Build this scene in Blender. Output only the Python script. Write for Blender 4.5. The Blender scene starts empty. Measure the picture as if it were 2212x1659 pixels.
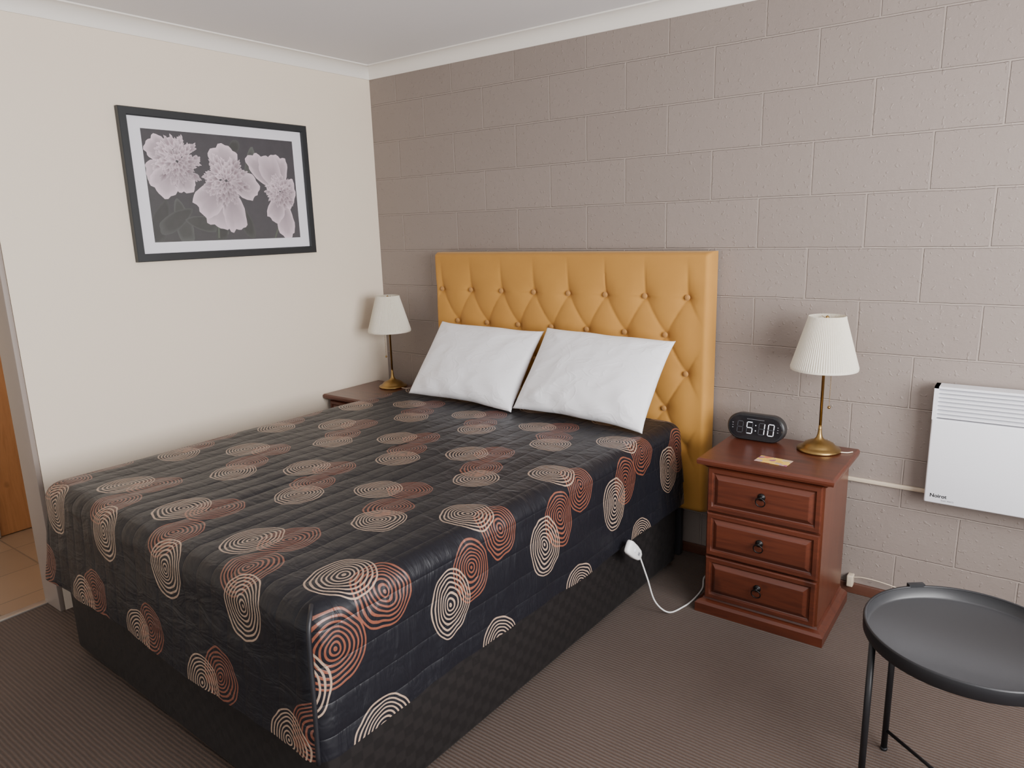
import bpy, bmesh, math, random
import numpy as np
from mathutils import Vector, Matrix, noise
random.seed(4)
scene=bpy.context.scene
COL=scene.collection

# ---------------------------------------------------------------- helpers
def mk(name, verts, faces, mat=None, parent=None, smooth=False, loc=None):
    me=bpy.data.meshes.new(name); me.from_pydata([tuple(v) for v in verts],[],[tuple(f) for f in faces])
    bm=bmesh.new(); bm.from_mesh(me); bmesh.ops.recalc_face_normals(bm,faces=bm.faces); bm.to_mesh(me); bm.free()
    ob=bpy.data.objects.new(name,me); COL.objects.link(ob)
    if mat: me.materials.append(mat)
    if parent: ob.parent=parent
    if loc: ob.location=loc
    if smooth:
        for p in me.polygons: p.use_smooth=True
    return ob
def empty(name,loc,rot=0):
    e=bpy.data.objects.new(name,None); COL.objects.link(e); e.location=loc; e.rotation_euler=(0,0,rot); e.empty_display_size=.1
    return e
def tag(o,label,cat): o["label"]=label; o["category"]=cat; return o
def struct(o): o["kind"]="structure"; return o
def boxgeo(x0,x1,y0,y1,z0,z1):
    v=[(x,y,z) for x in (x0,x1) for y in (y0,y1) for z in (z0,z1)]
    f=[(0,1,3,2),(4,6,7,5),(0,4,5,1),(2,3,7,6),(0,2,6,4),(1,5,7,3)]
    return v,f
def box(name,x0,x1,y0,y1,z0,z1,mat,parent=None,bevel=0,seg=3):
    v,f=boxgeo(x0,x1,y0,y1,z0,z1)
    ob=mk(name,v,f,mat,parent)
    if bevel:
        bm=bmesh.new(); bm.from_mesh(ob.data)
        bmesh.ops.bevel(bm,geom=list(bm.edges),offset=bevel,segments=seg,affect='EDGES',profile=.5)
        bmesh.ops.recalc_face_normals(bm,faces=bm.faces)
        bm.to_mesh(ob.data); bm.free()
        for p in ob.data.polygons: p.use_smooth=True
        sharpen(ob)
    return ob
def sharpen(ob,ang=35):
    bm=bmesh.new(); bm.from_mesh(ob.data)
    for e in bm.edges:
        if len(e.link_faces)==2 and e.calc_face_angle(0)>math.radians(ang): e.smooth=False
    bm.to_mesh(ob.data); bm.free()
class G:
    def __init__(s): s.v=[]; s.f=[]
    def add(s,v,f):
        n=len(s.v); s.v+= [tuple(a) for a in v]; s.f+=[tuple(i+n for i in q) for q in f]
    def box(s,*a): s.add(*boxgeo(*a))
def lathegeo(prof,n=48,cap=True,c=(0,0,0),mod=None):
    v=[];f=[]
    for k,(r,z) in enumerate(prof):
        for i in range(n):
            a=2*math.pi*i/n; rr=r+(mod(i,k) if mod else 0)
            v.append((c[0]+rr*math.cos(a),c[1]+rr*math.sin(a),c[2]+z))
    for k in range(len(prof)-1):
        for i in range(n):
            j=(i+1)%n; f.append((k*n+i,k*n+j,(k+1)*n+j,(k+1)*n+i))
    if cap:
        f.append(tuple(range(n))[::-1]); f.append(tuple((len(prof)-1)*n+i for i in range(n)))
    return v,f
def tubegeo(pts,r,n=10,closed=False):
    pts=[Vector(p) for p in pts]; v=[];f=[]; m=len(pts)
    up=Vector((0,0,1)); prev=None
    for k,p in enumerate(pts):
        a=pts[(k-1)%m] if (closed or k>0) else p; b=pts[(k+1)%m] if (closed or k<m-1) else p
        t=(b-a).normalized()
        if prev is None:
            x=t.orthogonal().normalized()
        else:
            x=(prev-t*prev.dot(t)).normalized()
        prev=x; y=t.cross(x)
        for i in range(n):
            an=2*math.pi*i/n; v.append(p+x*(r*math.cos(an))+y*(r*math.sin(an)))
    for k in range(m if closed else m-1):
        k2=(k+1)%m
        for i in range(n):
            j=(i+1)%n; f.append((k*n+i,k*n+j,k2*n+j,k2*n+i))
    if not closed: f.append(tuple(range(n))[::-1]); f.append(tuple((m-1)*n+i for i in range(n)))
    return v,f
def spline(pts,n=12):
    pts=[Vector(p) for p in pts]; out=[]
    P=[pts[0]*2-pts[1]]+pts+[pts[-1]*2-pts[-2]]
    for i in range(1,len(P)-2):
        for k in range(n):
            t=k/n; a,b,c,d=P[i-1],P[i],P[i+1],P[i+2]
            out.append(.5*((2*b)+(c-a)*t+(2*a-5*b+4*c-d)*t*t+(3*b-a-3*c+d)*t**3))
    out.append(pts[-1]); return out
def sphgeo(c,r,sx=1,sy=1,sz=1,n=16,m=10):
    v=[];f=[]
    for k in range(m+1):
        th=math.pi*k/m
        for i in range(n):
            a=2*math.pi*i/n; v.append((c[0]+sx*r*math.sin(th)*math.cos(a),c[1]+sy*r*math.sin(th)*math.sin(a),c[2]+sz*r*math.cos(th)))
    for k in range(m):
        for i in range(n):
            j=(i+1)%n; f.append((k*n+i,k*n+j,(k+1)*n+j,(k+1)*n+i))
    return v,f

# ---------------------------------------------------------------- node helper
class N:
    def __init__(s,name):
        s.mat=bpy.data.materials.new(name); s.mat.use_nodes=True; s.t=s.mat.node_tree; s.n=s.t.nodes
        s.b=s.n["Principled BSDF"]
    def new(s,t,**k):
        n=s.n.new(t)
        for a,b in k.items(): setattr(n,a,b)
        return n
    def put(s,sock,val):
        if isinstance(val,bpy.types.NodeSocket): s.t.links.new(val,sock)
        elif isinstance(val,(tuple,list)) and len(val)==3 and sock.type=='RGBA': sock.default_value=(*val,1)
        else: sock.default_value=val
    def m(s,op,a,b=0.0,c=0.0,clamp=False):
        n=s.new("ShaderNodeMath",operation=op,use_clamp=clamp)
        s.put(n.inputs[0],a); s.put(n.inputs[1],b); s.put(n.inputs[2],c); return n.outputs[0]
    def mix(s,f,a,b,bt='MIX'):
        n=s.new("ShaderNodeMix",data_type='RGBA',blend_type=bt)
        s.put(n.inputs[0],f); s.put(n.inputs[6],a); s.put(n.inputs[7],b); return n.outputs[2]
    def coord(s,w="Object"): return s.new("ShaderNodeTexCoord").outputs[w]
    def sep(s,v): 
        n=s.new("ShaderNodeSeparateXYZ"); s.put(n.inputs[0],v); return n.outputs
    def comb(s,x,y,z=0.0):
        n=s.new("ShaderNodeCombineXYZ"); s.put(n.inputs[0],x); s.put(n.inputs[1],y); s.put(n.inputs[2],z); return n.outputs[0]
    def scale(s,v,sc,off=(0,0,0)):
        n=s.new("ShaderNodeMapping"); s.put(n.inputs[0],v); n.inputs[3].default_value=sc; n.inputs[1].default_value=off; return n.outputs[0]
    def noise(s,v,sc=5,det=3,rough=.5,dist=0):
        n=s.new("ShaderNodeTexNoise"); s.put(n.inputs["Vector"],v); n.inputs["Scale"].default_value=sc
        n.inputs["Detail"].default_value=det; n.inputs["Roughness"].default_value=rough; n.inputs["Distortion"].default_value=dist
        return n.outputs["Fac"]
    def ramp(s,f,stops):
        n=s.new("ShaderNodeValToRGB"); s.put(n.inputs[0],f); e=n.color_ramp.elements
        while len(e)<len(stops): e.new(.5)
        for el,(p,c) in zip(e,stops): el.position=p; el.color=(*c,1) if len(c)==3 else c
        return n.outputs[0]
    def sm(s,x,a,b):
        n=s.new("ShaderNodeMapRange",interpolation_type='SMOOTHSTEP'); s.put(n.inputs[0],x); s.put(n.inputs[1],a); s.put(n.inputs[2],b); return n.outputs[0]
    def bump(s,h,st=.3,d=.01):
        n=s.new("ShaderNodeBump"); n.inputs["Strength"].default_value=st; n.inputs["Distance"].default_value=d
        s.put(n.inputs["Height"],h); s.t.links.new(n.outputs[0],s.b.inputs["Normal"])
    def set(s,**k):
        for a,b in k.items():
            s.put(s.b.inputs[{"col":"Base Color","rough":"Roughness","metal":"Metallic","sheen":"Sheen Weight","srough":"Sheen Roughness","coat":"Coat Weight","crough":"Coat Roughness","ec":"Emission Color","es":"Emission Strength","spec":"Specular IOR Level","trans":"Transmission Weight","sub":"Subsurface Weight"}[a]],b)
        return s
def plain(name,col,rough=.5,metal=0,bump=None,var=.06,**k):
    n=N(name); v=n.coord()
    f=n.noise(v,bump[0] if bump else 30,3)
    c2=tuple(min(1,c*(1-var*2)) for c in col)
    n.set(col=n.mix(f,col,c2),rough=rough,metal=metal,**k)
    if bump: n.bump(f,bump[1],bump[2])
    return n.mat

# ---------------------------------------------------------------- materials
def block_mat(name,axis):
    n=N(name); o=n.sep(n.coord()); h=o[axis]; z=o[2]
    wob=n.noise(n.coord(),9,2)
    vec=n.comb(n.m('ADD',n.m('ADD',h,.2+4.0),n.m('MULTIPLY',n.m('SUBTRACT',wob,.5),.004)),n.m('ADD',z,n.m('MULTIPLY',n.m('SUBTRACT',wob,.5),.006)),0.0)
    b=n.new("ShaderNodeTexBrick"); b.offset=.5; b.offset_frequency=2; b.squash=1
    n.put(b.inputs["Vector"],vec); b.inputs["Scale"].default_value=1; b.inputs["Mortar Size"].default_value=.0045
    b.inputs["Mortar Smooth"].default_value=.35; b.inputs["Brick Width"].default_value=.4; b.inputs["Row Height"].default_value=.2
    b.inputs["Color1"].default_value=(0,0,0,1); b.inputs["Color2"].default_value=(1,1,1,1); b.inputs["Mortar"].default_value=(.5,.5,.5,1)
    base=n.mix(b.outputs["Color"],(.252,.207,.182),(.273,.226,.199))
    big=n.noise(n.coord(),1.3,2)
    base=n.mix(n.m('MULTIPLY',big,.35),base,(.225,.188,.167))
    base=n.mix(n.m('MULTIPLY',b.outputs["Fac"],.5),base,(.37,.31,.27))
    n.set(col=base,rough=.55,spec=.45)
    fine=n.noise(n.coord(),110,3,.6); med=n.noise(n.coord(),28,3)
    spk=n.sm(n.noise(n.coord(),60,1),.62,.72)
    hgt=n.m('ADD',n.m('MULTIPLY',b.outputs["Fac"],-2.2),n.m('ADD',n.m('MULTIPLY',fine,.16),n.m('ADD',n.m('MULTIPLY',med,.22),n.m('MULTIPLY',spk,.22))))
    n.bump(hgt,.9,.005)
    return n.mat
M_block=block_mat("painted_block_taupe",0); M_blockE=block_mat("painted_block_taupe_side",1)
M_cream=plain("cream_paint",(.84,.73,.595),.6,bump=(160,.12,.002),var=.015)
M_ceil=plain("ceiling_paint",(.77,.755,.76),.75,bump=(90,.1,.002),var=.01)
M_cornice=plain("cornice_white",(.84,.80,.74),.5,var=.01)
M_jamb=plain("jamb_taupe",(.30,.245,.21),.5,var=.03)
def carpet():
    n=N("ribbed_brown_carpet"); v=n.coord(); o=n.sep(v)
    w=n.noise(v,14,2); y=n.m('ADD',o[1],n.m('MULTIPLY',w,.006))
    rib=n.m('ADD',n.m('MULTIPLY',n.m('SINE',n.m('MULTIPLY',y,2*math.pi/.0125)),.5),.5)
    nz=n.noise(n.scale(v,(70,240,70)),1,3,.6); big=n.noise(v,1.6,2); loop=n.noise(v,330,2)
    c=n.mix(rib,(.050,.032,.024),(.115,.079,.061))
    c=n.mix(n.m('MULTIPLY',nz,.7),c,(.070,.046,.035))
    c=n.mix(n.m('MULTIPLY',n.sm(big,.4,.7),.25),c,(.12,.085,.067))
    n.set(col=c,rough=.95,spec=.1,sheen=.10)
    n.bump(n.m('ADD',n.m('MULTIPLY',rib,.6),n.m('MULTIPLY',loop,.6)),.7,.006)
    return n.mat
M_carpet=carpet()
def tiles():
    n=N("bathroom_tiles"); b=n.new("ShaderNodeTexBrick"); b.offset=0; n.put(b.inputs["Vector"],n.coord())
    b.inputs["Scale"].default_value=1; b.inputs["Brick Width"].default_value=.3; b.inputs["Row Height"].default_value=.3; b.inputs["Mortar Size"].default_value=.004
    b.inputs["Color1"].default_value=(.24,.165,.11,1); b.inputs["Color2"].default_value=(.28,.19,.125,1); b.inputs["Mortar"].default_value=(.13,.10,.075,1)
    n.set(col=n.mix(n.m('MULTIPLY',n.noise(n.coord(),12,4),.4),b.outputs["Color"],(.20,.135,.09)),rough=.35); return n.mat
M_tiles=tiles()
def wood(name,a,b,axis,rough=.35,sc=1.0,coat=.3):
    n=N(name); s=[16*sc]*3; s[axis]=1.3*sc
    v=n.scale(n.coord(),tuple(s)); f=n.noise(v,1.6,5,.6,1.2); g=n.noise(n.scale(n.coord(),tuple(x*6 for x in s)),1,3)
    k=n.noise(n.coord(),9,1); 
    c=n.ramp(f,[(.3,a),(.55,b),(.75,a)])
    c=n.mix(n.m('MULTIPLY',g,.35),c,tuple(x*.5 for x in a))
    c=n.mix(n.m('MULTIPLY',n.sm(k,.70,.78),.6),c,tuple(x*.35 for x in a))
    n.set(col=c,rough=rough,coat=coat,crough=.25); n.bump(f,.08,.002); return n.mat
MW_x=wood("red_brown_pine_horizontal",(.062,.0135,.0062),(.108,.025,.0105),0)
MW_z=wood("red_brown_pine_vertical",(.078,.0185,.008),(.126,.033,.0135),2)
M_door=wood("orange_timber_door",(.42,.20,.085),(.54,.27,.12),2,.4)
M_skirt=wood("brown_skirting",(.09,.035,.022),(.13,.05,.03),0,.4)

def bedspread():
    n=N("black_satin_with_scribbled_circles")
    uv=n.coord("UV"); o=n.sep(uv); u,v=o[0],o[1]
    def cn(off,sc):
        a=n.new("ShaderNodeTexNoise"); n.put(a.inputs["Vector"],n.scale(uv,(1,1,1),off)); a.inputs["Scale"].default_value=sc; a.inputs["Detail"].default_value=1.5
        return n.sep(a.outputs["Color"])
    cs=cn((0,0,0),11); cs2=cn((7,3,0),13)
    PU,PV=.385,.44
    def ring(cu,cv,R,c,amp,per,lo,k):
        fu=n.m('MULTIPLY',n.m('SUBTRACT',n.m('FRACT',n.m('ADD',n.m('DIVIDE',n.m('SUBTRACT',u,cu-40*PU),PU),.5)),.5),PU)
        fv=n.m('MULTIPLY',n.m('SUBTRACT',n.m('FRACT',n.m('ADD',n.m('DIVIDE',n.m('SUBTRACT',v,cv-40*PV),PV),.5)),.5),PV)
        fu=n.m('ADD',fu,n.m('MULTIPLY',n.m('SUBTRACT',c[0],.5),amp)); fv=n.m('ADD',fv,n.m('MULTIPLY',n.m('SUBTRACT',c[1],.5),amp))
        d=n.m('SQRT',n.m('ADD',n.m('MULTIPLY',fu,fu),n.m('MULTIPLY',fv,fv)))
        an=n.m('ARCTAN2',fv,fu)
        e1=n.m('MULTIPLY',n.m('SINE',n.m('ADD',an,n.m('MULTIPLY',d,70.0+k))),n.m('ADD',.25,n.m('MULTIPLY',d,12.0)))
        s1=n.m('SINE',n.m('ADD',n.m('MULTIPLY',d,2*math.pi/per),e1))
        line=n.sm(s1,lo-.25,lo+.25)
        return n.m('MULTIPLY',line,n.m('SUBTRACT',1.0,n.sm(d,R-.002,R)))
    At=ring(.69,-1.75,.083,cs,.028,.0106,.30,0); Ac=ring(.780,-1.70,.079,cs2,.028,.0102,.20,9)
    Bt=ring(.505,-1.49,.083,cs2,.028,.0106,.30,5); Bc=ring(.455,-1.40,.079,cs,.028,.0102,.20,13)
    tan=n.m('MAXIMUM',At,Bt); cop=n.m('MAXIMUM',Ac,Bc)
    thr=n.noise(n.scale(uv,(900,160,1)),1,2)
    base=n.mix(thr,(.0040,.0040,.0062),(.0085,.0085,.0125))
    c=n.mix(cop,base,n.mix(thr,(.22,.064,.033),(.12,.037,.022)))
    c=n.mix(tan,c,n.mix(thr,(.40,.28,.20),(.24,.160,.115)))
    th=n.m('MAXIMUM',tan,cop)
    n.set(col=c,rough=n.m('SUBTRACT',.44,n.m('MULTIPLY',th,.04)),sheen=.03,srough=.4,spec=n.m('ADD',.26,n.m('MULTIPLY',th,.4)))
    q=n.m('ABSOLUTE',n.m('SINE',n.m('MULTIPLY',u,math.pi/.072)))
    q=n.m('POWER',q,.35)
    wr=n.noise(n.scale(uv,(9,24,1)),1,3,.55,.8)
    fold=n.noise(n.scale(uv,(30,11,1)),1,2)
    h=n.m('ADD',n.m('MULTIPLY',q,.5),n.m('ADD',n.m('MULTIPLY',wr,1.1),n.m('ADD',n.m('MULTIPLY',fold,.5),n.m('MULTIPLY',th,.05))))
    n.bump(h,.5,.012)
    return n.mat
M_spread=bedspread()
def damask():
    n=N("black_checked_damask"); o=n.sep(n.coord()); hor=n.m('ADD',o[0],o[1])
    a=n.sm(n.m('SINE',n.m('MULTIPLY',hor,2*math.pi/.07)),-.15,.15); b=n.sm(n.m('SINE',n.m('MULTIPLY',o[2],2*math.pi/.06)),-.15,.15)
    st=n.m('SINE',n.m('MULTIPLY',o[2],2*math.pi/.006))
    x=n.m('ABSOLUTE',n.m('SUBTRACT',a,b)); t=n.m('ADD',x,n.m('MULTIPLY',st,.15))
    n.set(col=n.mix(t,(.0075,.0060,.0060),(.0105,.0082,.0080)),rough=n.m('ADD',.58,n.m('MULTIPLY',x,.05)),sheen=.03,spec=.24)
    n.bump(n.noise(n.scale(n.coord(),(12,12,3)),1,3),.5,.01); return n.mat
M_damask=damask()
def velvet():
    n=N("mustard_velvet"); v=n.coord(); f=n.noise(v,5,3,.6,.6); g=n.noise(v,260,2)
    n.set(col=n.mix(n.m('MULTIPLY',f,.8),(.51,.255,.056),(.39,.185,.040)),rough=.75,sheen=.3,srough=.4,spec=.2); n.bump(g,.12,.001)
    n.b.inputs["Sheen Tint"].default_value=(1,.78,.5,1); return n.mat
M_velvet=velvet()
M_velvetb=plain("mustard_button",(.42,.20,.042),.7,sheen=.3)
def linen():
    n=N("white_cotton"); v=n.coord("Object"); f=n.noise(n.scale(v,(4,4,5)),1,2,.5,.6); w=n.noise(v,420,1)
    cr=n.noise(n.scale(v,(5,9,5)),1.6,2,.4,1.4); cre=n.m('POWER',n.m('SUBTRACT',1.0,n.m('MULTIPLY',n.m('ABSOLUTE',n.m('SUBTRACT',cr,.5)),6.0),clamp=True),3.0)
    n.set(col=n.mix(f,(.87,.865,.89),(.84,.835,.865)),rough=.85,sheen=.2,spec=.2)
    n.bump(n.m('ADD',n.m('MULTIPLY',f,1.2),n.m('ADD',n.m('MULTIPLY',cre,.12),n.m('MULTIPLY',w,.01))),.4,.02); return n.mat
M_linen=linen()
M_brass=plain("antique_brass",(.42,.27,.10),.32,1.0,bump=(40,.05,.002),var=.15)
def shade():
    n=N("pleated_cream_fabric"); g=n.noise(n.coord(),200,2)
    n.set(col=n.mix(g,(.92,.88,.78),(.87,.83,.73)),rough=.85,sub=.0,spec=.2)
    tr=n.new("ShaderNodeBsdfTranslucent"); tr.inputs[0].default_value=(.92,.87,.76,1)
    mx=n.new("ShaderNodeMixShader"); mx.inputs[0].default_value=.35
    out=n.n["Material Output"]; n.t.links.new(n.b.outputs[0],mx.inputs[1]); n.t.links.new(tr.outputs[0],mx.inputs[2]); n.t.links.new(mx.outputs[0],out.inputs[0])
    return n.mat
M_shade=shade()
M_iron=plain("black_iron",(.012,.011,.011),.4,.6)
M_tblk=plain("black_powder_coat",(.010,.010,.012),.42,.1,bump=(300,.05,.001))
M_tray=plain("dark_grey_tray",(.022,.022,.024),.40,.0,bump=(300,.05,.001))
M_white=plain("white_enamel",(.82,.82,.86),.35,var=.01)
M_wplas=plain("white_plastic",(.80,.79,.77),.4,var=.01)
M_creamp=plain("cream_plastic",(.60,.50,.38),.45,var=.02)
M_dark=plain("dark_leg_wood",(.03,.03,.035),.7)  # dark wood of the headboard legs
M_grille=plain("grille_shadow_grey",(.10,.10,.115),.6)
M_blkp=plain("black_plastic",(.015,.015,.017),.35)
M_face=plain("black_gloss_display",(.006,.006,.008),.12,coat=.4)
M_led=plain("white_led",(.8,.8,.85),.5,ec=(.85,.9,1.0),es=.7)
M_ghost=plain("unlit_segments",(.040,.043,.050),.4)
M_ink=plain("black_ink",(.01,.01,.012),.5)
M_inkg=plain("grey_ink",(.25,.25,.27),.5)
M_frame=plain("black_frame_paint",(.022,.025,.028),.4,var=.1)
M_mat=plain("white_mat_board",(.80,.79,.85),.6,var=.01,coat=.5,crough=.03)
M_alu=plain("aluminium_strip",(.55,.52,.48),.4,.8)

# ---------------------------------------------------------------- room shell
XR=4.3; YF=-4.6; ZC=2.40
struct(box("wall_north",-.15,XR+.15,0,.15,-.1,ZC+.1,M_block))
g=G(); g.box(-.14,0,-1.925,0,-.1,ZC+.1); g.box(-.14,0,YF,-2.75,-.1,ZC+.1); g.box(-.14,0,-2.75,-1.925,2.06,ZC+.1)
struct(mk("wall_west",g.v,g.f,M_cream))
wy0,wy1,wz0,wz1=-2.9,-.75,.75,2.1
g=G(); g.box(XR,XR+.15,YF,wy0,-.1,ZC+.1); g.box(XR,XR+.15,wy1,0,-.1,ZC+.1); g.box(XR,XR+.15,wy0,wy1,-.1,wz0); g.box(XR,XR+.15,wy0,wy1,wz1,ZC+.1)
struct(mk("wall_east",g.v,g.f,M_blockE))
g=G(); fr=.05
g.box(XR+.02,XR+.08,wy0,wy1,wz0,wz0+fr); g.box(XR+.02,XR+.08,wy0,wy1,wz1-fr,wz1); g.box(XR+.02,XR+.08,wy0,wy0+fr,wz0,wz1); g.box(XR+.02,XR+.08,wy1-fr,wy1,wz0,wz1); ym=(wy0+wy1)/2; g.box(XR+.02,XR+.08,ym-fr/2,ym+fr/2,wz0,wz1)
struct(mk("window_1",g.v,g.f,M_white))
struct(box("floor",-.145,XR,YF,0,-.1,0,M_carpet))
struct(box("floor.001",-2.6,-.16,-3.6,-.6,-.1,-.004,M_tiles))
struct(box("ceiling",-2.7,XR+.15,YF,.15,ZC,ZC+.1,M_ceil))
struct(box("wall_west_bathroom",-1.30,-1.16,-3.6,-.6,-.1,ZC,M_cream))
struct(box("door_1",-1.16,-1.12,-1.78,-1.0,0.0,2.04,M_door,bevel=.002))
struct(box("trim_3",-1.16,-1.10,-1.86,-1.785,0.0,2.08,M_jamb,bevel=.003))
struct(box("wall_north_bathroom",-1.3,-.14,-.7,-.6,-.1,ZC,M_cream))
struct(box("trim_4",-.150,-.001,-1.945,-1.926,0.0,2.06,M_jamb,bevel=.002))
struct(box("trim_5",-.165,-.125,-2.75,-1.926,-.01,.006,M_alu,bevel=.002))
def cove(L0,L1,ax):
    R=.062; prof=[(0,ZC),(0,ZC-R),(.006,ZC-R)]+[(.006+ (R-.006)*(1-math.cos(a)),ZC-R+(R-.006)*math.sin(a)) for a in [math.pi/2*i/8 for i in range(1,9)]]+[(R+.008,ZC-.006),(R+.008,ZC)]
    v=[];f=[];n=len(prof)
    for L in (L0,L1):
        for d,z in prof:
            v.append((L,-d,z) if ax==0 else (d,L,z))
    for i in range(n):
        j=(i+1)%n; f.append((i,j,n+j,n+i))
    f.append(tuple(range(n))); f.append(tuple(range(n,2*n)))
    return v,f
o=mk("trim_1",*cove(0,XR,0),M_cornice,smooth=True); sharpen(o,30); struct(o)
o=mk("trim_2",*cove(YF,0,1),M_cornice,smooth=True); sharpen(o,30); struct(o)
struct(box("baseboard_north",.0,XR,-.014,0,0,.045,M_skirt,bevel=.003))

# ---------------------------------------------------------------- bed
TH=math.radians(-1.8); BO=Vector((1.205,-.15,0)); MB=Matrix.Translation(BO)@Matrix.Rotation(TH,4,'Z')
HW=.768; BL=1.93; TOP=.685
bed=empty("bed",BO,TH); tag(bed,"queen bed with mustard buttoned velvet headboard and black checked base","bed")
base=box("bed_base",-HW+.017,HW-.014,-BL+.015,-.01,.028,.36,M_damask,bed,bevel=.02)
mat=box("mattress",-HW+.03,HW-.03,-BL+.03,-.02,.362,TOP-.02,M_linen,bed,bevel=.04)
for sx in (-.65,.69):
    for y in (-1.8,-.12):
        gg=G(); gg.add(*lathegeo([(.012,.03),(.012,.06)],12,True,(sx,y,0)))
        v,f=lathegeo([(.02,-.012),(.026,-.006),(.026,.006),(.02,.012)],20,True)
        gg.add([(sx+z,y+x,.026+yy) for x,yy,z in v],f)
        mk("castor",gg.v,gg.f,M_blkp,bed,True)
hx0,hx1,hz0,hz1=.51,2.048,.24,1.392; SP=.1985; HX=.56; HZ=1.20; RZ=.166
def sst(a,b,x): t=max(0,min(1,(x-a)/(b-a))); return t*t*(3-2*t)
buttons=[(HX+SP*k+(SP/2 if r%2 else 0),HZ-RZ*r) for r in range(5) for k in range(8 if r%2==0 else 7)]
def puff(x,z):
    s=(x-HX)/SP; t=(HZ-z)/RZ
    if t>0:
        a=abs(math.sin(math.pi*(s-t/2))); b=abs(math.sin(math.pi*(s+t/2)))
        h=.32+.68*min(a**.42,1)*min(b**.42,1)
    else:
        a=abs(math.sin(math.pi*s)); h=.32+.68*a**.42; k=sst(.3,1.14,-t); h=h*(1-k)+.88*k
    sidef=sst(hx0-.02,HX+.02,x)*(1-sst(HX+7*SP-.01,hx1-.02,x))
    low=sst(hz0+.05,hz0+.25,z)
    h=.82+(h-.82)*sidef*low
    pit=0
    for bx,bz in buttons:
        d2=(x-bx)**2+(z-bz)**2
        if d2<.016: pit+=.75*math.exp(-d2/.0018)+.45*math.exp(-d2/.00025)
    return .023*h-.015*min(1.1,pit)
nx,nz=270,200; v=[];f=[]
def bd(d,r=.022): 
    if d>=r: return 0
    return r-math.sqrt(max(0,r*r-(r-d)**2))
for j in range(nz+1):
    z=hz0+(hz1-hz0)*j/nz
    for i in range(nx+1):
        x=hx0+(hx1-hx0)*i/nx
        e=bd(min(x-hx0,hx1-x))+bd(min(z-hz0,hz1-z)); e=min(e,.022)
        v.append((x,-.087-puff(x,z)*(1-e/.03)+e,z))
for j in range(nz):
    for i in range(nx):
        a=j*(nx+1)+i; f.append((a,a+1,a+nx+2,a+nx+1))
loop=[i for i in range(nx+1)]+[j*(nx+1)+nx for j in range(1,nz+1)]+[nz*(nx+1)+i for i in range(nx-1,-1,-1)]+[j*(nx+1) for j in range(nz-1,0,-1)]
n0=len(v)
for k in loop: v.append((v[k][0],-.018,v[k][2]))
m=len(loop)
for k in range(m): f.append((loop[k],loop[(k+1)%m],n0+(k+1)%m,n0+k))
f.append(tuple(n0+k for k in range(m)))
hb=mk("headboard",v,f,M_velvet,bed,True); sharpen(hb,60); hb.matrix_parent_inverse=MB.inverted()
for bx,bz in buttons:
    if bz<.62: continue
    vv,ff=sphgeo((0,0,0),.0125,1,.55,1)
    mk("button",[(a+bx,b-.098,c+bz) for a,b,c in vv],ff,M_velvetb,hb,True)
for x in (.66,1.9):
    l=box("headboard_leg",x-.03,x+.03,-.07,-.04,0,.25,M_dark,hb,bevel=.002)

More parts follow.
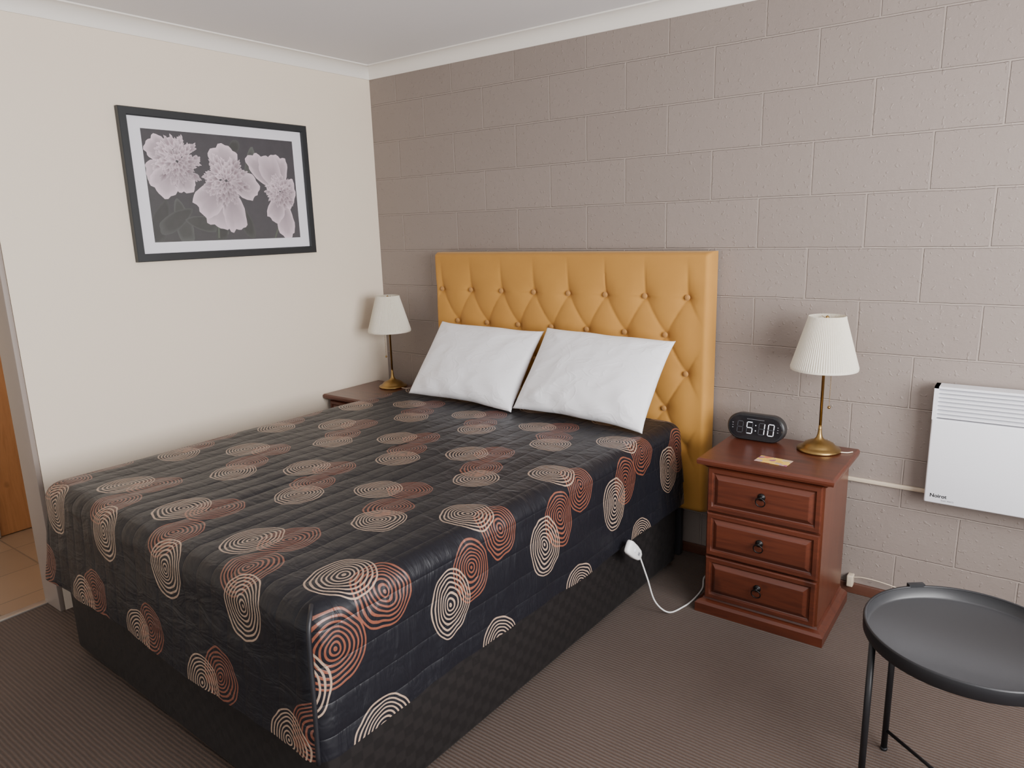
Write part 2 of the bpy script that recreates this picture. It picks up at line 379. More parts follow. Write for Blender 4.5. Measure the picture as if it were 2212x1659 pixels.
# ---------------------------------------------------------------- bedspread
def spread():
    rc=.055; x0,x1,y0,y1=-HW-.012,HW+.012,-BL-.012,.0
    def contour(ins):
        r=max(rc-ins*.6,.004) if ins>0 else rc
        a0,a1,b0,b1=x0+ins,x1-ins,y0+ins,y1-ins
        hw=(a1-a0)/2; r=min(r,hw*.999)
        pts=[]
        def seg(p,q,n):
            for k in range(n): t=k/n; pts.append((p[0]+(q[0]-p[0])*t,p[1]+(q[1]-p[1])*t))
        def arc(cx,cy,s,n):
            for k in range(n):
                a=s+math.pi/2*k/n; pts.append((cx+r*math.cos(a),cy+r*math.sin(a)))
        nl,ns,nc=110,80,8
        seg((a0+r,b0),(a1-r,b0),ns); arc(a1-r,b0+r,-math.pi/2,nc)
        seg((a1,b0+r),(a1,b1-r),nl); arc(a1-r,b1-r,0,nc)
        seg((a1-r,b1),(a0+r,b1),ns); arc(a0+r,b1-r,math.pi/2,nc)
        seg((a0,b1-r),(a0,b0+r),nl); arc(a0+r,b0+r,math.pi,nc)
        return pts
    R=.06; rings=[]
    for k in range(26): 
        t=k/25; ins=R+(HW+.012-R-.003)*(1-t); rings.append((ins,TOP,0))
    for k in range(1,9):
        a=math.pi/2*k/8; rings.append((R*(1-math.sin(a)),TOP-R*(1-math.cos(a)),R*a))
    DR=.30
    for k in range(1,23):
        t=k/22; rings.append((-.022*t**1.2,TOP-R-DR*t,R*math.pi/2+DR*t))
    v=[];info=[]
    for ri,(ins,z,arc) in enumerate(rings):
        c=contour(ins); n=len(c)
        t=max(0,(TOP-R-z)/DR)
        for i,(x,y) in enumerate(c):
            xo,yo=x,y; zz=z
            nv=Vector((x*2.2,y*2.2,3.1)); 
            if arc==0:
                zz+= .008*noise.noise(nv)*1.0 + .003*noise.noise(Vector((x*9,y*9,1)))
                zz+= .0022*(abs(math.sin(math.pi*x/.072))**.4)
            else:
                zz+=.008*noise.noise(Vector((xo*2.2,yo*2.2,3.1)))*(1-t)
            if y>-.42: zz=min(zz,TOP-.002)
            if t>0:
                cxx=max(min(x,x1-.05),x0+.05); cyy=max(min(y,y1-.05),y0+.05)
                d=Vector((x-cxx,y-cyy,0)); d.normalize()
                amp=.010*t*(noise.noise(Vector((x*5,y*5,.3+z)))+.5*noise.noise(Vector((x*13,y*13,z*3))))+.005*noise.noise(Vector((x*8,y*8,z*9)))
                for cxn in (x1,x0):
                    dd=math.hypot(x-cxn,y-y0); amp+=.010*t*math.exp(-dd*dd/.012)
                if y>y1-.03: amp=min(amp,0)-.015*t
                if x<x0+.03 and y>-.7: amp=min(amp,0)-.02*t
                x+=d.x*amp; y+=d.y*amp
                zz+=t*(.010*noise.noise(Vector((xo*3,yo*3,9))))
            v.append((x,y,zz)); info.append((xo,yo,arc))
    n=len(contour(.0)); f=[]
    for k in range(len(rings)-1):
        for i in range(n):
            j=(i+1)%n; f.append((k*n+i,k*n+j,(k+1)*n+j,(k+1)*n+i))
    f.append(tuple(range(n)))
    me=bpy.data.meshes.new("bedspread"); me.from_pydata(v,[],f)
    uvl=me.uv_layers.new(name="UVMap")
    XE=HW+.012-R; YE=-BL-.012+R
    for p in me.polygons:
        p.use_smooth=True
        cx=sum(info[q][0] for q in p.vertices)/len(p.vertices); cy=sum(info[q][1] for q in p.vertices)/len(p.vertices)
        ds=[(x1-cx,'r'),(cx-x0,'l'),(cy-y0,'f'),(y1-cy,'b')]; side=min(ds)[1]
        for li in p.loop_indices:
            q=me.loops[li].vertex_index; x,y,arc=info[q]
            u,w=x,y
            if arc>0:
                aa=arc-.055*min(1,arc/.30)
                if side=='r': u=XE+aa
                elif side=='l': u=-XE-aa
                elif side=='f': w=YE-arc
                else: w=-R+arc
            if w<-1.60:
                d=-1.60-w; w=-1.60-(d-.07*min(1,d/.50))
            uvl.data[li].uv=(u,w)
    me.materials.append(M_spread)
    bm=bmesh.new(); bm.from_mesh(me); bmesh.ops.recalc_face_normals(bm,faces=bm.faces); bm.to_mesh(me); bm.free()
    ob=bpy.data.objects.new("bedspread",me); COL.objects.link(ob); ob.location=BO; ob.rotation_euler=(0,0,TH)
    return ob
bs=spread(); tag(bs,"black quilted satin bedspread with scribbled tan and copper circles","bedspread")
M_pipe=plain("black_piping",(.008,.008,.011),.5)
for sx in (1,):
    cx=sx*(HW+.004); cy=-BL-.004
    pts=[(cx-sx*.03,cy+.03,TOP-.002),(cx-sx*.008,cy+.01,TOP-.010),(cx+sx*.006,cy-.008,TOP-.040),(cx+sx*.010,cy-.014,TOP-.12),(cx+sx*.018,cy-.020,TOP-.22),(cx+sx*.024,cy-.028,TOP-.36)]
    mk("piping",*tubegeo(spline(pts,8),.0055,8),M_pipe,bs,True)

# ---------------------------------------------------------------- pillows
def pillow(name,cx,cy,cz,rx,roll,seed,label,hw=.328,hh=.217):
    nx,ny=96,68; v=[];f=[]
    T=.068
    for side in (1,-1):
        for j in range(ny+1):
            t=-1+2*j/ny
            for i in range(nx+1):
                s=-1+2*i/nx
                x=hw*s*(1-.05*(1-t*t)**.8*abs(s)**2); y=hh*t*(1-.07*(1-s*s)**.8*abs(t)**2)
                w=((1-s*s)*(1-t*t)); th=T*max(0,w)**.42
                th*=1+.22*(-t)*(1-t*t)
                e=1-max(abs(s),abs(t))**6
                wr=.010*noise.noise(Vector((x*5+seed,y*5,side)))+.0015*noise.noise(Vector((x*14+seed,y*10,side*2)))
                wr+=.0028*(1-abs(noise.noise(Vector((x*3+y*4+seed,(y-x)*8,1.7)))*2.4))
                for ax in (-1,1):
                    for ay in (-1,1):
                        dx,dy=s-ax,t-ay; d=math.hypot(dx,dy)
                        if d<1.1: wr+=.007*math.sin(9*math.atan2(dy,dx)+seed)*math.exp(-d*2.9)*min(1,d*4)
                wr+=.006*math.sin(x*42+3*math.sin(y*16+seed))*sst(-.50,-.92,t)
                th+=wr*e*min(1,w*6)*(1 if side>0 else .4)
                v.append((x+.003*noise.noise(Vector((0,y*9,seed))),y+.006*noise.noise(Vector((x*6,seed,0))),side*th))
    n=(nx+1)*(ny+1)
    for sd in (0,1):
        for j in range(ny):
            for i in range(nx):
                a=sd*n+j*(nx+1)+i; q=(a,a+1,a+nx+2,a+nx+1); f.append(q if sd==0 else q[::-1])
    ob=mk(name,v,f,M_linen,None,True)
    bm=bmesh.new(); bm.from_mesh(ob.data); bmesh.ops.remove_doubles(bm,verts=bm.verts,dist=.0008); bmesh.ops.recalc_face_normals(bm,faces=bm.faces); bm.to_mesh(ob.data); bm.free()
    ob.matrix_world=Matrix.Translation((cx,cy,cz))@Matrix.Rotation(rx,4,'X')@Matrix.Rotation(roll,4,'Z')
    ob["group"]="pillows on the bed"
    tag(ob,label,"pillow"); return ob
LE=math.radians(51)
pillow("pillow",.943,-.320,.864,LE,math.radians(-1.2),1.3,"white cotton pillow leaning on the headboard beside the corner lamp")
pillow("pillow.001",1.610,-.328,.869,LE,math.radians(-2.1),7.7,"white cotton pillow leaning on the headboard beside the alarm clock side")

# ---------------------------------------------------------------- nightstands
def rectprof(cx,cz,hw,hh,levels):
    v=[];f=[]
    for ins,y in levels:
        a,b=hw-ins,hh-ins
        v+=[(cx-a,y,cz-b),(cx+a,y,cz-b),(cx+a,y,cz+b),(cx-a,y,cz+b)]
    n=len(levels)
    for k in range(n-1):
        for i in range(4): j=(i+1)%4; f.append((k*4+i,k*4+j,(k+1)*4+j,(k+1)*4+i))
    f.append((0,1,2,3)); f.append(tuple((n-1)*4+i for i in range(4)))
    return v,f
def hrect(levels):
    v=[];f=[]
    for hx,yb,yf,z in levels: v+=[(-hx,yf,z),(hx,yf,z),(hx,yb,z),(-hx,yb,z)]
    n=len(levels)
    for k in range(n-1):
        for i in range(4): j=(i+1)%4; f.append((k*4+i,k*4+j,(k+1)*4+j,(k+1)*4+i))
    f.append((0,1,2,3)); f.append(tuple((n-1)*4+i for i in range(4)))
    return v,f
def nightstand(loc,sx=1):
    e=empty("nightstand",loc); H=.64
    mk("body",*hrect([(.212,.19,-.178,.05),(.212,.19,-.178,.612)]),MW_z,e)
    mk("tabletop",*hrect([(.214,.19,-.182,.598),(.222,.192,-.19,.606),(.232,.195,-.202,.612),(.243,.198,-.213,.616),(.245,.2,-.215,.624),(.245,.2,-.215,.632),(.241,.2,-.211,.638),(.238,.198,-.208,.64)]),MW_x,e)
    mk("plinth",*hrect([(.240,.195,-.206,0),(.240,.195,-.206,.036),(.232,.193,-.198,.046),(.218,.19,-.184,.052),(.213,.19,-.18,.062)]),MW_x,e)
    for k in range(3):
        zc=.152+.182*k; 
        lv=[(0,-.176),(0,-.192),(.004,-.197),(.018,-.197),(.022,-.191),(.026,-.1895),(.040,-.1995),(.043,-.2005)]
        d=mk("drawer",*rectprof(0,zc,.206,.087,lv),MW_x,e)
        gg=G()
        vv,ff=lathegeo([(.002,0),(.014,0.0),(.014,.003),(.009,.006),(.005,.009),(.006,.014),(.004,.018),(.001,.019)],20,True)
        gg.add([(x,-.2005-z,zc+.010+y) for x,y,z in vv],ff)
        ring=[(.017*math.sin(a),-.2155+.004*math.cos(a),zc-.006+.0-.017*math.cos(a)) for a in [2*math.pi*i/28 for i in range(28)]]
        gg.add(*tubegeo(ring,.0022,8,True))
        h=mk("handle",gg.v,gg.f,M_iron,d,True); h["label"]="black iron ring pull"
    e.scale=(sx,1,1)
    return e
ns1=nightstand((2.415,-.285,0)); ns1["group"]="bedside tables"
tag(ns1,"red-brown timber bedside table with three drawers beside the wall heater","nightstand")
ns2=nightstand((.203,-.297,0),.80); ns2.name="nightstand.001"; ns2["group"]="bedside tables"
tag(ns2,"red-brown timber bedside table tucked into the room corner","nightstand")

# ---------------------------------------------------------------- lamps
def lamp(loc,label,chain_ang,name):
    e=empty(name,loc)
    prof=[(.001,0),(.078,0),(.080,.004),(.078,.010),(.066,.014),(.060,.020),(.052,.029),(.036,.037),(.020,.043),(.012,.052),(.0085,.065),(.0065,.085),(.0055,.1)]
    mk("lamp_base",*lathegeo(prof,56),M_brass,e,True)
    st=[(.0055,.098),(.0055,.30),(.010,.305),(.010,.315),(.014,.32),(.014,.37),(.010,.375),(.004,.38),(.004,.505),(.007,.51),(.006,.518),(.001,.521)]
    mk("stem",*lathegeo(st,24),M_brass,e,True)
    n=170
    outer=[(.119,.318),(.1185,.322),(.118,.330),(.066,.510),(.0655,.516),(.065,.520)]
    pr=outer+[(.0635,.520),(.064,.510),(.116,.330),(.117,.318)]
    v,f=lathegeo(pr,n,False,mod=lambda i,k:((.0016 if i%2 else -.0011) if k in (1,2,3,4,7,8) else 0))
    m=len(pr)
    for i in range(n): j=(i+1)%n; f.append(((m-1)*n+i,(m-1)*n+j,j,i))
    s=mk("lamp_shade",v,f,M_shade,e,True); s["label"]="pleated cream fabric shade"; sharpen(s,50)
    gg=G(); 
    for a in range(3):
        an=a*2*math.pi/3; gg.add(*tubegeo([(.005*math.cos(an),.005*math.sin(an),.508),(.063*math.cos(an),.063*math.sin(an),.512)],.0012,6))
    mk("shade_carrier",gg.v,gg.f,M_brass,e,True)
    cx,cy=.03*math.cos(chain_ang),.03*math.sin(chain_ang)
    gg=G()
    for k in range(26): gg.add(*sphgeo((cx,cy,.335-.006*k),.0019,n=6,m=4))
    gg.add(*sphgeo((cx,cy,.335-.006*26-.004),.006)); gg.add(*tubegeo([(0,0,.34),(cx,cy,.336)],.0015,6))
    mk("pull_chain",gg.v,gg.f,M_brass,e,True)
    e["group"]="bedside lamps"; tag(e,label,"lamp"); return e
l1=lamp((2.53,-.175,.6405),"brass table lamp with pleated cream shade standing beside the alarm clock",-.3,"table_lamp")
l2=lamp((.225,-.185,.6405),"brass table lamp with pleated cream shade on the corner bedside table",3.6,"table_lamp.001")
for l,pts in ((l1,[(.078,.0,.004),(.10,.01,.003),(.115,.03,.003)]),(l2,[(.078,-.01,.004),(.11,.0,.003),(.14,.04,.003),(.16,.10,.003)])):
    mk("power_cord",*tubegeo(spline(pts,6),.0025,8),M_creamp,l,True)

# ---------------------------------------------------------------- alarm clock
ck=empty("alarm_clock",(2.287,-.165,.6405)); tag(ck,"black oval digital alarm clock showing 5:10 on the bedside table","alarm clock")
def pill(w,h,y0,y1,n=20,bev=.0):
    r=h/2; c=[]
    for k in range(n+1): a=-math.pi/2+math.pi*k/n; c.append((w/2-r+r*math.cos(a),r*math.sin(a)))
    for k in range(n+1): a=math.pi/2+math.pi*k/n; c.append((-w/2+r+r*math.cos(a),r*math.sin(a)))
    lv=[(-bev,y1),(0,y1-bev if y1>y0 else y1+bev),(0,y0+bev if y1>y0 else y0-bev),(-bev,y0)]
    v=[];f=[];m=len(c)
    for o,y in lv:
        for x,z in c:
            sx=max(-w/2+r,min(w/2-r,x)); d=(x-sx,z); q=math.hypot(*d) or 1
            v.append((x+d[0]/q*o,y,z+d[1]/q*o))
    for k in range(3):
        for i in range(m): j=(i+1)%m; f.append((k*m+i,k*m+j,(k+1)*m+j,(k+1)*m+i))
    f.append(tuple(range(m))); f.append(tuple(3*m+i for i in range(m)))
    return v,f
CH=.108; CW=.228; tilt=Matrix.Translation((0,0,CH/2))@Matrix.Rotation(math.radians(-6),4,'X')
def tx(g_,M): return [tuple(M@Vector(p)) for p in g_[0]],g_[1]
mk("case",*tx(pill(CW,CH,-.022,.024,bev=.005),tilt),M_blkp,ck,True)
sharpen(ck.children[0],40)
mk("display",*tx(pill(CW-.016,CH-.016,-.0232,-.020,bev=.001),tilt),M_face,ck)
def seg7(cx,cz,w,h,which,y):
    t=.0030; g=G(); S={'a':(0,h/2,1),'g':(0,0,1),'d':(0,-h/2,1),'f':(-w/2,h/4,0),'b':(w/2,h/4,0),'e':(-w/2,-h/4,0),'c':(w/2,-h/4,0)}
    for k in which:
        x,z,hor=S[k]; L=(w/2-t*.35) if hor else (h/4-t*.35); q=t/2
        if hor: c=[(-L,0),(-L+q,q),(L-q,q),(L,0),(L-q,-q),(-L+q,-q)]
        else: c=[(0,-L),(q,-L+q),(q,L-q),(0,L),(-q,L-q),(-q,-L+q)]
        v=[(cx+x+a+ (z+b)*.06,y,cz+z+b) for a,b in c]
        g.add(v,[(0,1,2,3,4,5)])
    return g.v,g.f
dig=[(-.060,''),(-.022,'afgcd'),(.026,'bc'),(.063,'abcdef')]
for cx,on in dig:
    off=''.join(c for c in 'abcdefg' if c not in on)
    if off: mk("unlit_digit",*tx(seg7(cx,-.002,.022,.046,off,-.0238),tilt),M_ghost,ck)
    if on: mk("digit",*tx(seg7(cx,-.002,.022,.046,on,-.0242),tilt),M_led,ck)
g=G()
for z in (-.012,.010): 
    vv,ff=lathegeo([(.002,0),(.002,.0004)],10); g.add([(x+.0025,-.0242-zz,y+z) for x,y,zz in vv],ff)
mk("colon",*tx((g.v,g.f),tilt),M_led,ck)
for sx in (-1,1):
    for z,w in ((.012,.005),(.002,.004),(-.008,.005)):
        mk("icon",*tx(boxgeo(sx*.090-w/2,sx*.090+w/2,-.0243,-.0240,z-.0012,z+.0012),tilt),M_inkg,ck)
g=G()
for k in range(14): g.box(-.034+k*.005,-.034+k*.005+.0036,-.0243,-.0240,.0325,.0340)
mk("lettering",*tx((g.v,g.f),tilt),M_inkg,ck)

# ---------------------------------------------------------------- card
def cardmat():
    n=N("patterned_card"); v=n.coord(); vo=n.new("ShaderNodeTexVoronoi"); n.put(vo.inputs["Vector"],v); vo.inputs["Scale"].default_value=45
    c=n.ramp(n.sep(vo.outputs["Color"])[0],[(.0,(.78,.45,.05)),(.45,(.85,.58,.12)),(.62,(.50,.10,.07)),(.8,(.24,.10,.28)),(1,(.85,.65,.3))])
    n.set(col=c,rough=.35); return n.mat
cd=box("card",-.06,.06,-.036,.036,0,.0015,cardmat(),bevel=.0006,seg=1); cd.location=(2.425,-.395,.6405); cd.rotation_euler=(0,0,math.radians(-4))
tag(cd,"small yellow and purple patterned card lying on the bedside table","card")

# ---------------------------------------------------------------- heater
ht=empty("wall_heater",(2.888,0,.48)); tag(ht,"white electric panel heater with slatted top grille on the block wall","heater")
HWD=.72; HH=.437
body=box("body",0,HWD,-.098,-.03,0,.318,M_white,ht,bevel=.006)
g=G(); g.box(0,.014,-.098,-.03,.314,HH); g.box(HWD-.014,HWD,-.098,-.03,.314,HH); g.box(0,HWD,-.098,-.03,HH-.008,HH)
mk("grille_frame",g.v,g.f,M_white,ht)
g=G()
for k in range(7):
    z=.326+.0150*k
    v,f=boxgeo(.012,HWD-.012,-.094,-.070,-.0028,.0028); v=[(x,y,zz+z+(y+.094)*.35) for x,y,zz in v]; g.add(v,f)
mk("grille",g.v,g.f,M_white,ht)
box("grille_backing",.010,HWD-.010,-.066,-.034,.31,HH-.006,M_grille,ht)
for a in (.08,HWD-.13): mk("bracket",*boxgeo(a,a+.05,-.03,0,.06,.36),M_alu,ht)
def text(s,size,loc,mat,parent,name,rot=(math.pi/2,0,0),bold=0):
    c=bpy.data.curves.new("t",'FONT'); c.body=s; c.size=size; c.extrude=.0003; c.offset=bold
    o=bpy.data.objects.new("t",c); COL.objects.link(o); bpy.context.view_layer.update()
    me=bpy.data.meshes.new_from_object(o.evaluated_get(bpy.context.evaluated_depsgraph_get())); bpy.data.objects.remove(o)
    me.materials.clear(); me.materials.append(mat)
    ob=bpy.data.objects.new(name,me); COL.objects.link(ob); ob.parent=parent; ob.location=loc; ob.rotation_euler=rot; return ob
text("Noirot",.019,(.018,-.0985,.024),M_ink,ht,"lettering",bold=.0004)
text("ELEC MATE",.008,(.055,-.0985,.012),M_inkg,ht,"lettering")

cn=box("cable_conduit",2.30,2.93,-.014,-.0005,.482,.498,M_creamp,bevel=.003); tag(cn,"cream plastic cable conduit running along the block wall to the heater","conduit")
ou=empty("power_plug",(2.650,-.016,.060)); tag(ou,"small cream power plug at the skirting behind the bedside table","plug")
box("plug_body",-.012,.012,-.02,.0155,-.024,.024,M_creamp,ou,bevel=.004)
mk("plug_cord",*tubegeo(spline([(.010,-.01,.018),(.05,-.01,.026),(.12,-.01,.024),(.2,-.008,.010),(.27,-.012,-.012)],8),.0022,8),M_creamp,ou,True)

# ---------------------------------------------------------------- blanket controller
cu=empty("blanket_controller",(2.022,-.775,.350)); tag(cu,"white electric blanket controller with cord hanging from the bed side","controller")
def ctrl():
    v=[];f=[];n=20;secs=[(0,.016,.006),(.004,.024,.010),(.02,.027,.013),(.07,.026,.013),(.11,.021,.012),(.128,.014,.009),(.135,.006,.005)]
    for s,w,h in secs:
        for i in range(n):
            a=2*math.pi*i/n; c,sn=math.cos(a),math.sin(a)
            v.append((h*math.copysign(abs(c)**.5,c),s,w*math.copysign(abs(sn)**.5,sn)))
    for k in range(len(secs)-1):
        for i in range(n): j=(i+1)%n; f.append((k*n+i,k*n+j,(k+1)*n+j,(k+1)*n+i))
    f.append(tuple(range(n))); f.append(tuple((len(secs)-1)*n+i for i in range(n)))
    return v,f
RM=Matrix.Rotation(math.radians(-40),4,'X')
b_=mk("case",*tx(ctrl(),RM),M_wplas,cu,True)
g=G(); g.add(*sphgeo((.013,.05,0),.008,.35,1.3,1)); mk("switch",*tx((g.v,g.f),RM),M_white,cu,True)
g=G(); g.box(.0128,.0135,.082,.098,-.006,.006); mk("icon",*tx((g.v,g.f),RM),M_inkg,cu)
e0=RM@Vector((0,.135,0))
mk("cord",*tubegeo(spline([tuple(e0),(.015,.14,-.19),(.04,.16,-.29),(.08,.20,-.343),(.11,.28,-.346),(.12,.36,-.346),(.115,.46,-.346),(.085,.56,-.346),(.10,.66,-.340)],10),.0032,8),M_wplas,cu,True)

# ---------------------------------------------------------------- picture
pc=empty("framed_picture",(0,-.96,1.731)); tag(pc,"black framed print of pale pink peonies on the cream wall","picture")
PW,PH=.949,.638
def fr_geo():
    v=[];f=[]
    lv=[(0,.002),(0,.026),(.003,.029),(.030,.029),(.034,.024),(.034,.012)]
    for ins,x in lv:
        a,b=PW/2-ins,PH/2-ins; v+=[(x,-a,-b),(x,a,-b),(x,a,b),(x,-a,b)]
    for k in range(len(lv)-1):
        for i in range(4): j=(i+1)%4; f.append((k*4+i,k*4+j,(k+1)*4+j,(k+1)*4+i))
    f.append((0,1,2,3)); return v,f
mk("frame",*fr_geo(),M_frame,pc)
mk("mat_board",*boxgeo(.003,.015,-PW/2+.03,PW/2-.03,-PH/2+.03,PH/2-.03),M_mat,pc)
def printmat():
    n=N("floral_print"); at=n.new("ShaderNodeAttribute",attribute_name="Col")
    n.set(col=n.mix(n.m('MULTIPLY',n.noise(n.coord(),22,4),.14),at.outputs["Color"],(.2,.18,.2)),rough=.45,coat=.6,crough=.02); return n.mat
IW,IH=.772,.476
def art():
    V=[];F=[];C=[]; lay=[.0156]
    def nd(x,y): return (lay[0],-IW/2+x*IW,IH/2-y*IH)
    def poly(cx,cy,pts,cin,cout,mid=None):
        lay[0]+=.0000025; n0=len(V); n=len(pts)
        V.append((lay[0],-IW/2+cx*IW,IH/2-cy*IH)); C.append(cin)
        for q,cc in ((.72,mid or cout),(1.0,cout)):
            for x,y in pts:
                yy=-IW/2+cx*IW+x*q*IH; zz=IH/2-cy*IH-y*q*IH
                yy=max(-IW/2,min(IW/2,yy)); zz=max(-IH/2,min(IH/2,zz)); V.append((lay[0],yy,zz)); C.append(cc)
        for i in range(n):
            j=(i+1)%n
            F.append((n0,n0+1+i,n0+1+j)); F.append((n0+1+i,n0+1+n+i,n0+1+n+j,n0+1+j))
    n0=len(V); lay[0]=.0156
    for x,y,c in ((0,0,(.038,.036,.042)),(1,0,(.045,.043,.05)),(1,1,(.06,.058,.065)),(0,1,(.036,.038,.037))): V.append(nd(x,y)); C.append(c)
    F.append((n0,n0+1,n0+2,n0+3))
    R=random.Random(11)
    def petal(cx,cy,ang,r0,ln,wd,cin,mid,cout,ruf=.12,npt=26):
        pts=[]; ca,sa=math.cos(ang),math.sin(ang)
        sd=R.random()*10
        for k in range(npt):
            a=2*math.pi*k/npt; px=ln/2*math.cos(a); py=wd/2*math.sin(a)*(1+.35*math.cos(a))
            rf=1+ruf*math.sin(5*a+sd)*max(0,math.cos(a))+ruf*.6*math.sin(11*a+sd*2)*max(0,math.cos(a))+R.uniform(-.03,.03)
            px*=rf; py*=rf; px+=r0+ln/2
            pts.append((px*ca-py*sa,px*sa+py*ca))
        c0=((r0+ln*.30)*ca,(r0+ln*.30)*sa)
        poly(cx+c0[0]*IH/IW,cy+c0[1],[(x-c0[0],y-c0[1]) for x,y in pts],cin,cout,mid)
    def pk(l): return (l,l*.81,l*.90)
    for cx,cy,a,l,w,c in ((.10,.62,2.0,.5,.18,.025),(.16,.60,1.4,.45,.16,.045),(.25,.70,2.6,.4,.15,.035),(.30,.62,.9,.42,.12,.05),(.10,.5,-2.4,.25,.12,.06),(.55,.62,1.2,.4,.13,.035),(.62,.42,-1.2,.35,.08,.06),(.2,.8,.2,.35,.14,.04),(.52,.2,-.9,.2,.1,.035),(.45,.75,1.8,.28,.12,.03)):
        g0=(c,c*1.08,c); g1=(c*1.7,c*1.9,c*1.75); petal(cx,cy,a,0,l,w,g0,g0,g1,.03)
    def stem(x0,y0,x1,y1):
        lay[0]+=.0000025; n0=len(V); 
        for x,y in ((x0-.006,y0),(x0+.006,y0),(x1+.006,y1),(x1-.006,y1)): V.append(nd(x,y)); C.append((.08,.10,.075))
        F.append((n0,n0+1,n0+2,n0+3))
    stem(.42,.6,.40,.98); stem(.86,.8,.80,1.0)
    def peony(cx,cy,r,big,squash=1):
        for a,l,w in big:
            b=R.uniform(.45,.55); petal(cx,cy,a,r*.15,l,w,pk(b*.6),pk(b),pk(R.uniform(.64,.80)),.09,34)
        for ringr,cnt,ln,wd in ((.60,24,.42,.24),(.48,22,.38,.22),(.36,19,.34,.20),(.22,15,.30,.18),(.06,10,.26,.16)):
            for k in range(cnt):
                a=2*math.pi*k/cnt+R.uniform(-.3,.3); s=R.uniform(.75,1.2)
                lit=.84+.16*math.cos(a+2.2)
                cin=R.uniform(.18,.34)*lit; co=R.uniform(.62,.92)*lit
                petal(cx,cy,a,r*ringr*R.uniform(.7,1.15)*squash,r*ln*s,r*wd*s,(cin,cin*.68,cin*.80),pk(co*.72),pk(co),.28)
    peony(.19,.27,.235,[(2.7,.30,.2),(2.2,.33,.26),(-2.6,.28,.22),(1.3,.26,.2)])
    peony(.49,.43,.25,[(1.9,.44,.30),(1.4,.46,.24),(2.4,.40,.28),(.2,.33,.25),(-1.6,.30,.3)])
    peony(.87,.52,.19,[(-2.35,.46,.2),(1.45,.48,.2),(-1.6,.34,.24),(-2.0,.36,.24),(1.9,.30,.2),(.2,.16,.3)],.85)
    me=bpy.data.meshes.new("art_print"); me.from_pydata(V,[],F); ca=me.color_attributes.new("Col",'FLOAT_COLOR','POINT')
    for i,c in enumerate(C): ca.data[i].color=(*[max(0,x) for x in c],1)
    me.materials.append(printmat()); ob=bpy.data.objects.new("art_print",me); COL.objects.link(ob); ob.parent=pc
art()

# ---------------------------------------------------------------- side table
tb=empty("side_table",(3.106,-1.055,0)); tag(tb,"round black metal tray side table standing on the carpet","side table")
tr=.233
v,f=lathegeo([(.001,.468),(tr-.006,.468),(tr-.001,.472),(tr,.500),(tr+.002,.503),(tr,.505),(tr-.004,.503),(tr-.006,.478),(tr-.011,.473),(.001,.473)],96,True)
mk("tray",v,f,M_tray,tb,True); sharpen(tb.children[0],50)
vv,ff=lathegeo([(tr+.0005,.469),(tr+.003,.474),(tr+.004,.503),(tr+.002,.507),(tr-.003,.506),(tr-.0035,.503),(tr+.0002,.501),(tr+.0002,.469)],96,False)
mk("rim",vv,ff,M_tblk,tb,True)
angs=[207,143,27,-37]; P=[]
for a in angs:
    a=math.radians(a); x,y=(tr-.012)*math.cos(a),(tr-.012)*math.sin(a); P.append((x,y))
    g=G(); g.add(*tubegeo([(x,y,0),(x,y,.462)],.0085,14)); g.add(*lathegeo([(.009,0),(.010,.002),(.010,.008),(.0085,.009)],14,True,(x,y,0)))
    mk("leg",g.v,g.f,M_tblk,tb,True)
for i,(a,b) in enumerate(((0,2),(1,3))):
    for z in (.456,.060):
        z+=.006*i*(-1 if z>.2 else 1)
        mk("crossbar",*tubegeo([(*P[a],z),(*P[b],z)],.005,8),M_tblk,tb,True)
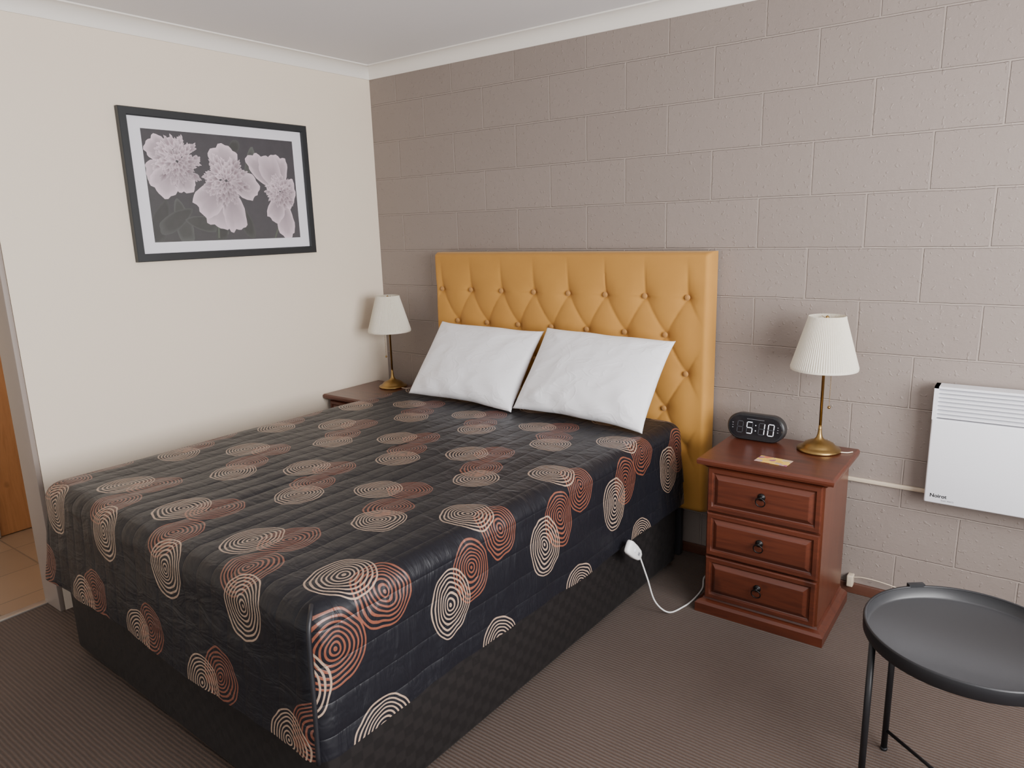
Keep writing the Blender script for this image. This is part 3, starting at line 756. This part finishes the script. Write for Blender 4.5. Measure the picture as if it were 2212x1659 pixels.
for a in (127,-53,):
    a=math.radians(a); c,s=math.cos(a),math.sin(a)
    g=G(); v,f=boxgeo(tr-.004,tr+.010,-.022,.022,.498,.512); g.add([(x*c-y*s,x*s+y*c,z) for x,y,z in v],f); mk("handle",g.v,g.f,M_tblk,tb)

# ---------------------------------------------------------------- lights / world
def area(name,loc,rot,sx,sy,power,col):
    l=bpy.data.lights.new(name,'AREA'); l.shape='RECTANGLE'; l.size=sx; l.size_y=sy; l.energy=power; l.color=col
    o=bpy.data.objects.new(name,l); COL.objects.link(o); o.location=loc; o.rotation_euler=rot; return o
area("window_daylight",(XR+.12,(wy0+wy1)/2,(wz0+wz1)/2),(0,math.radians(90),0),wz1-wz0,wy1-wy0,195,(.99,.985,.99))
bl=bpy.data.lights.new("bathroom_fill_light",'POINT'); bl.energy=14; bl.shadow_soft_size=.12; bl.color=(1,.92,.82)  # added fill, no lamp seen here; brightens the timber door in the dark bathroom
bo=bpy.data.objects.new("bathroom_fill_light",bl); COL.objects.link(bo); bo.location=(-.65,-1.9,2.2)
w=bpy.data.worlds.new("World"); scene.world=w; w.use_nodes=True
w.node_tree.nodes["Background"].inputs[0].default_value=(1.0,.98,.97,1); w.node_tree.nodes["Background"].inputs[1].default_value=1.2

# ---------------------------------------------------------------- camera
yaw,pitch,roll=0.6397,-0.2167,-0.0295
f_=Vector((-math.sin(yaw)*math.cos(pitch),math.cos(yaw)*math.cos(pitch),math.sin(pitch)))
r_=Vector((math.cos(yaw),math.sin(yaw),0)); u_=r_.cross(f_)
r2=r_*math.cos(roll)+u_*math.sin(roll); u2=-r_*math.sin(roll)+u_*math.cos(roll)
cam=bpy.data.cameras.new("camera"); co=bpy.data.objects.new("camera",cam); COL.objects.link(co)
M=Matrix.Identity(4)
for i in range(3): M[i][0]=r2[i]; M[i][1]=u2[i]; M[i][2]=-f_[i]
M[0][3],M[1][3],M[2][3]=3.1646,-2.9975,1.5188
co.matrix_world=M
cam.sensor_fit='HORIZONTAL'; cam.sensor_width=36; cam.lens=1550.13/2212*36; cam.clip_start=.05
scene.camera=co
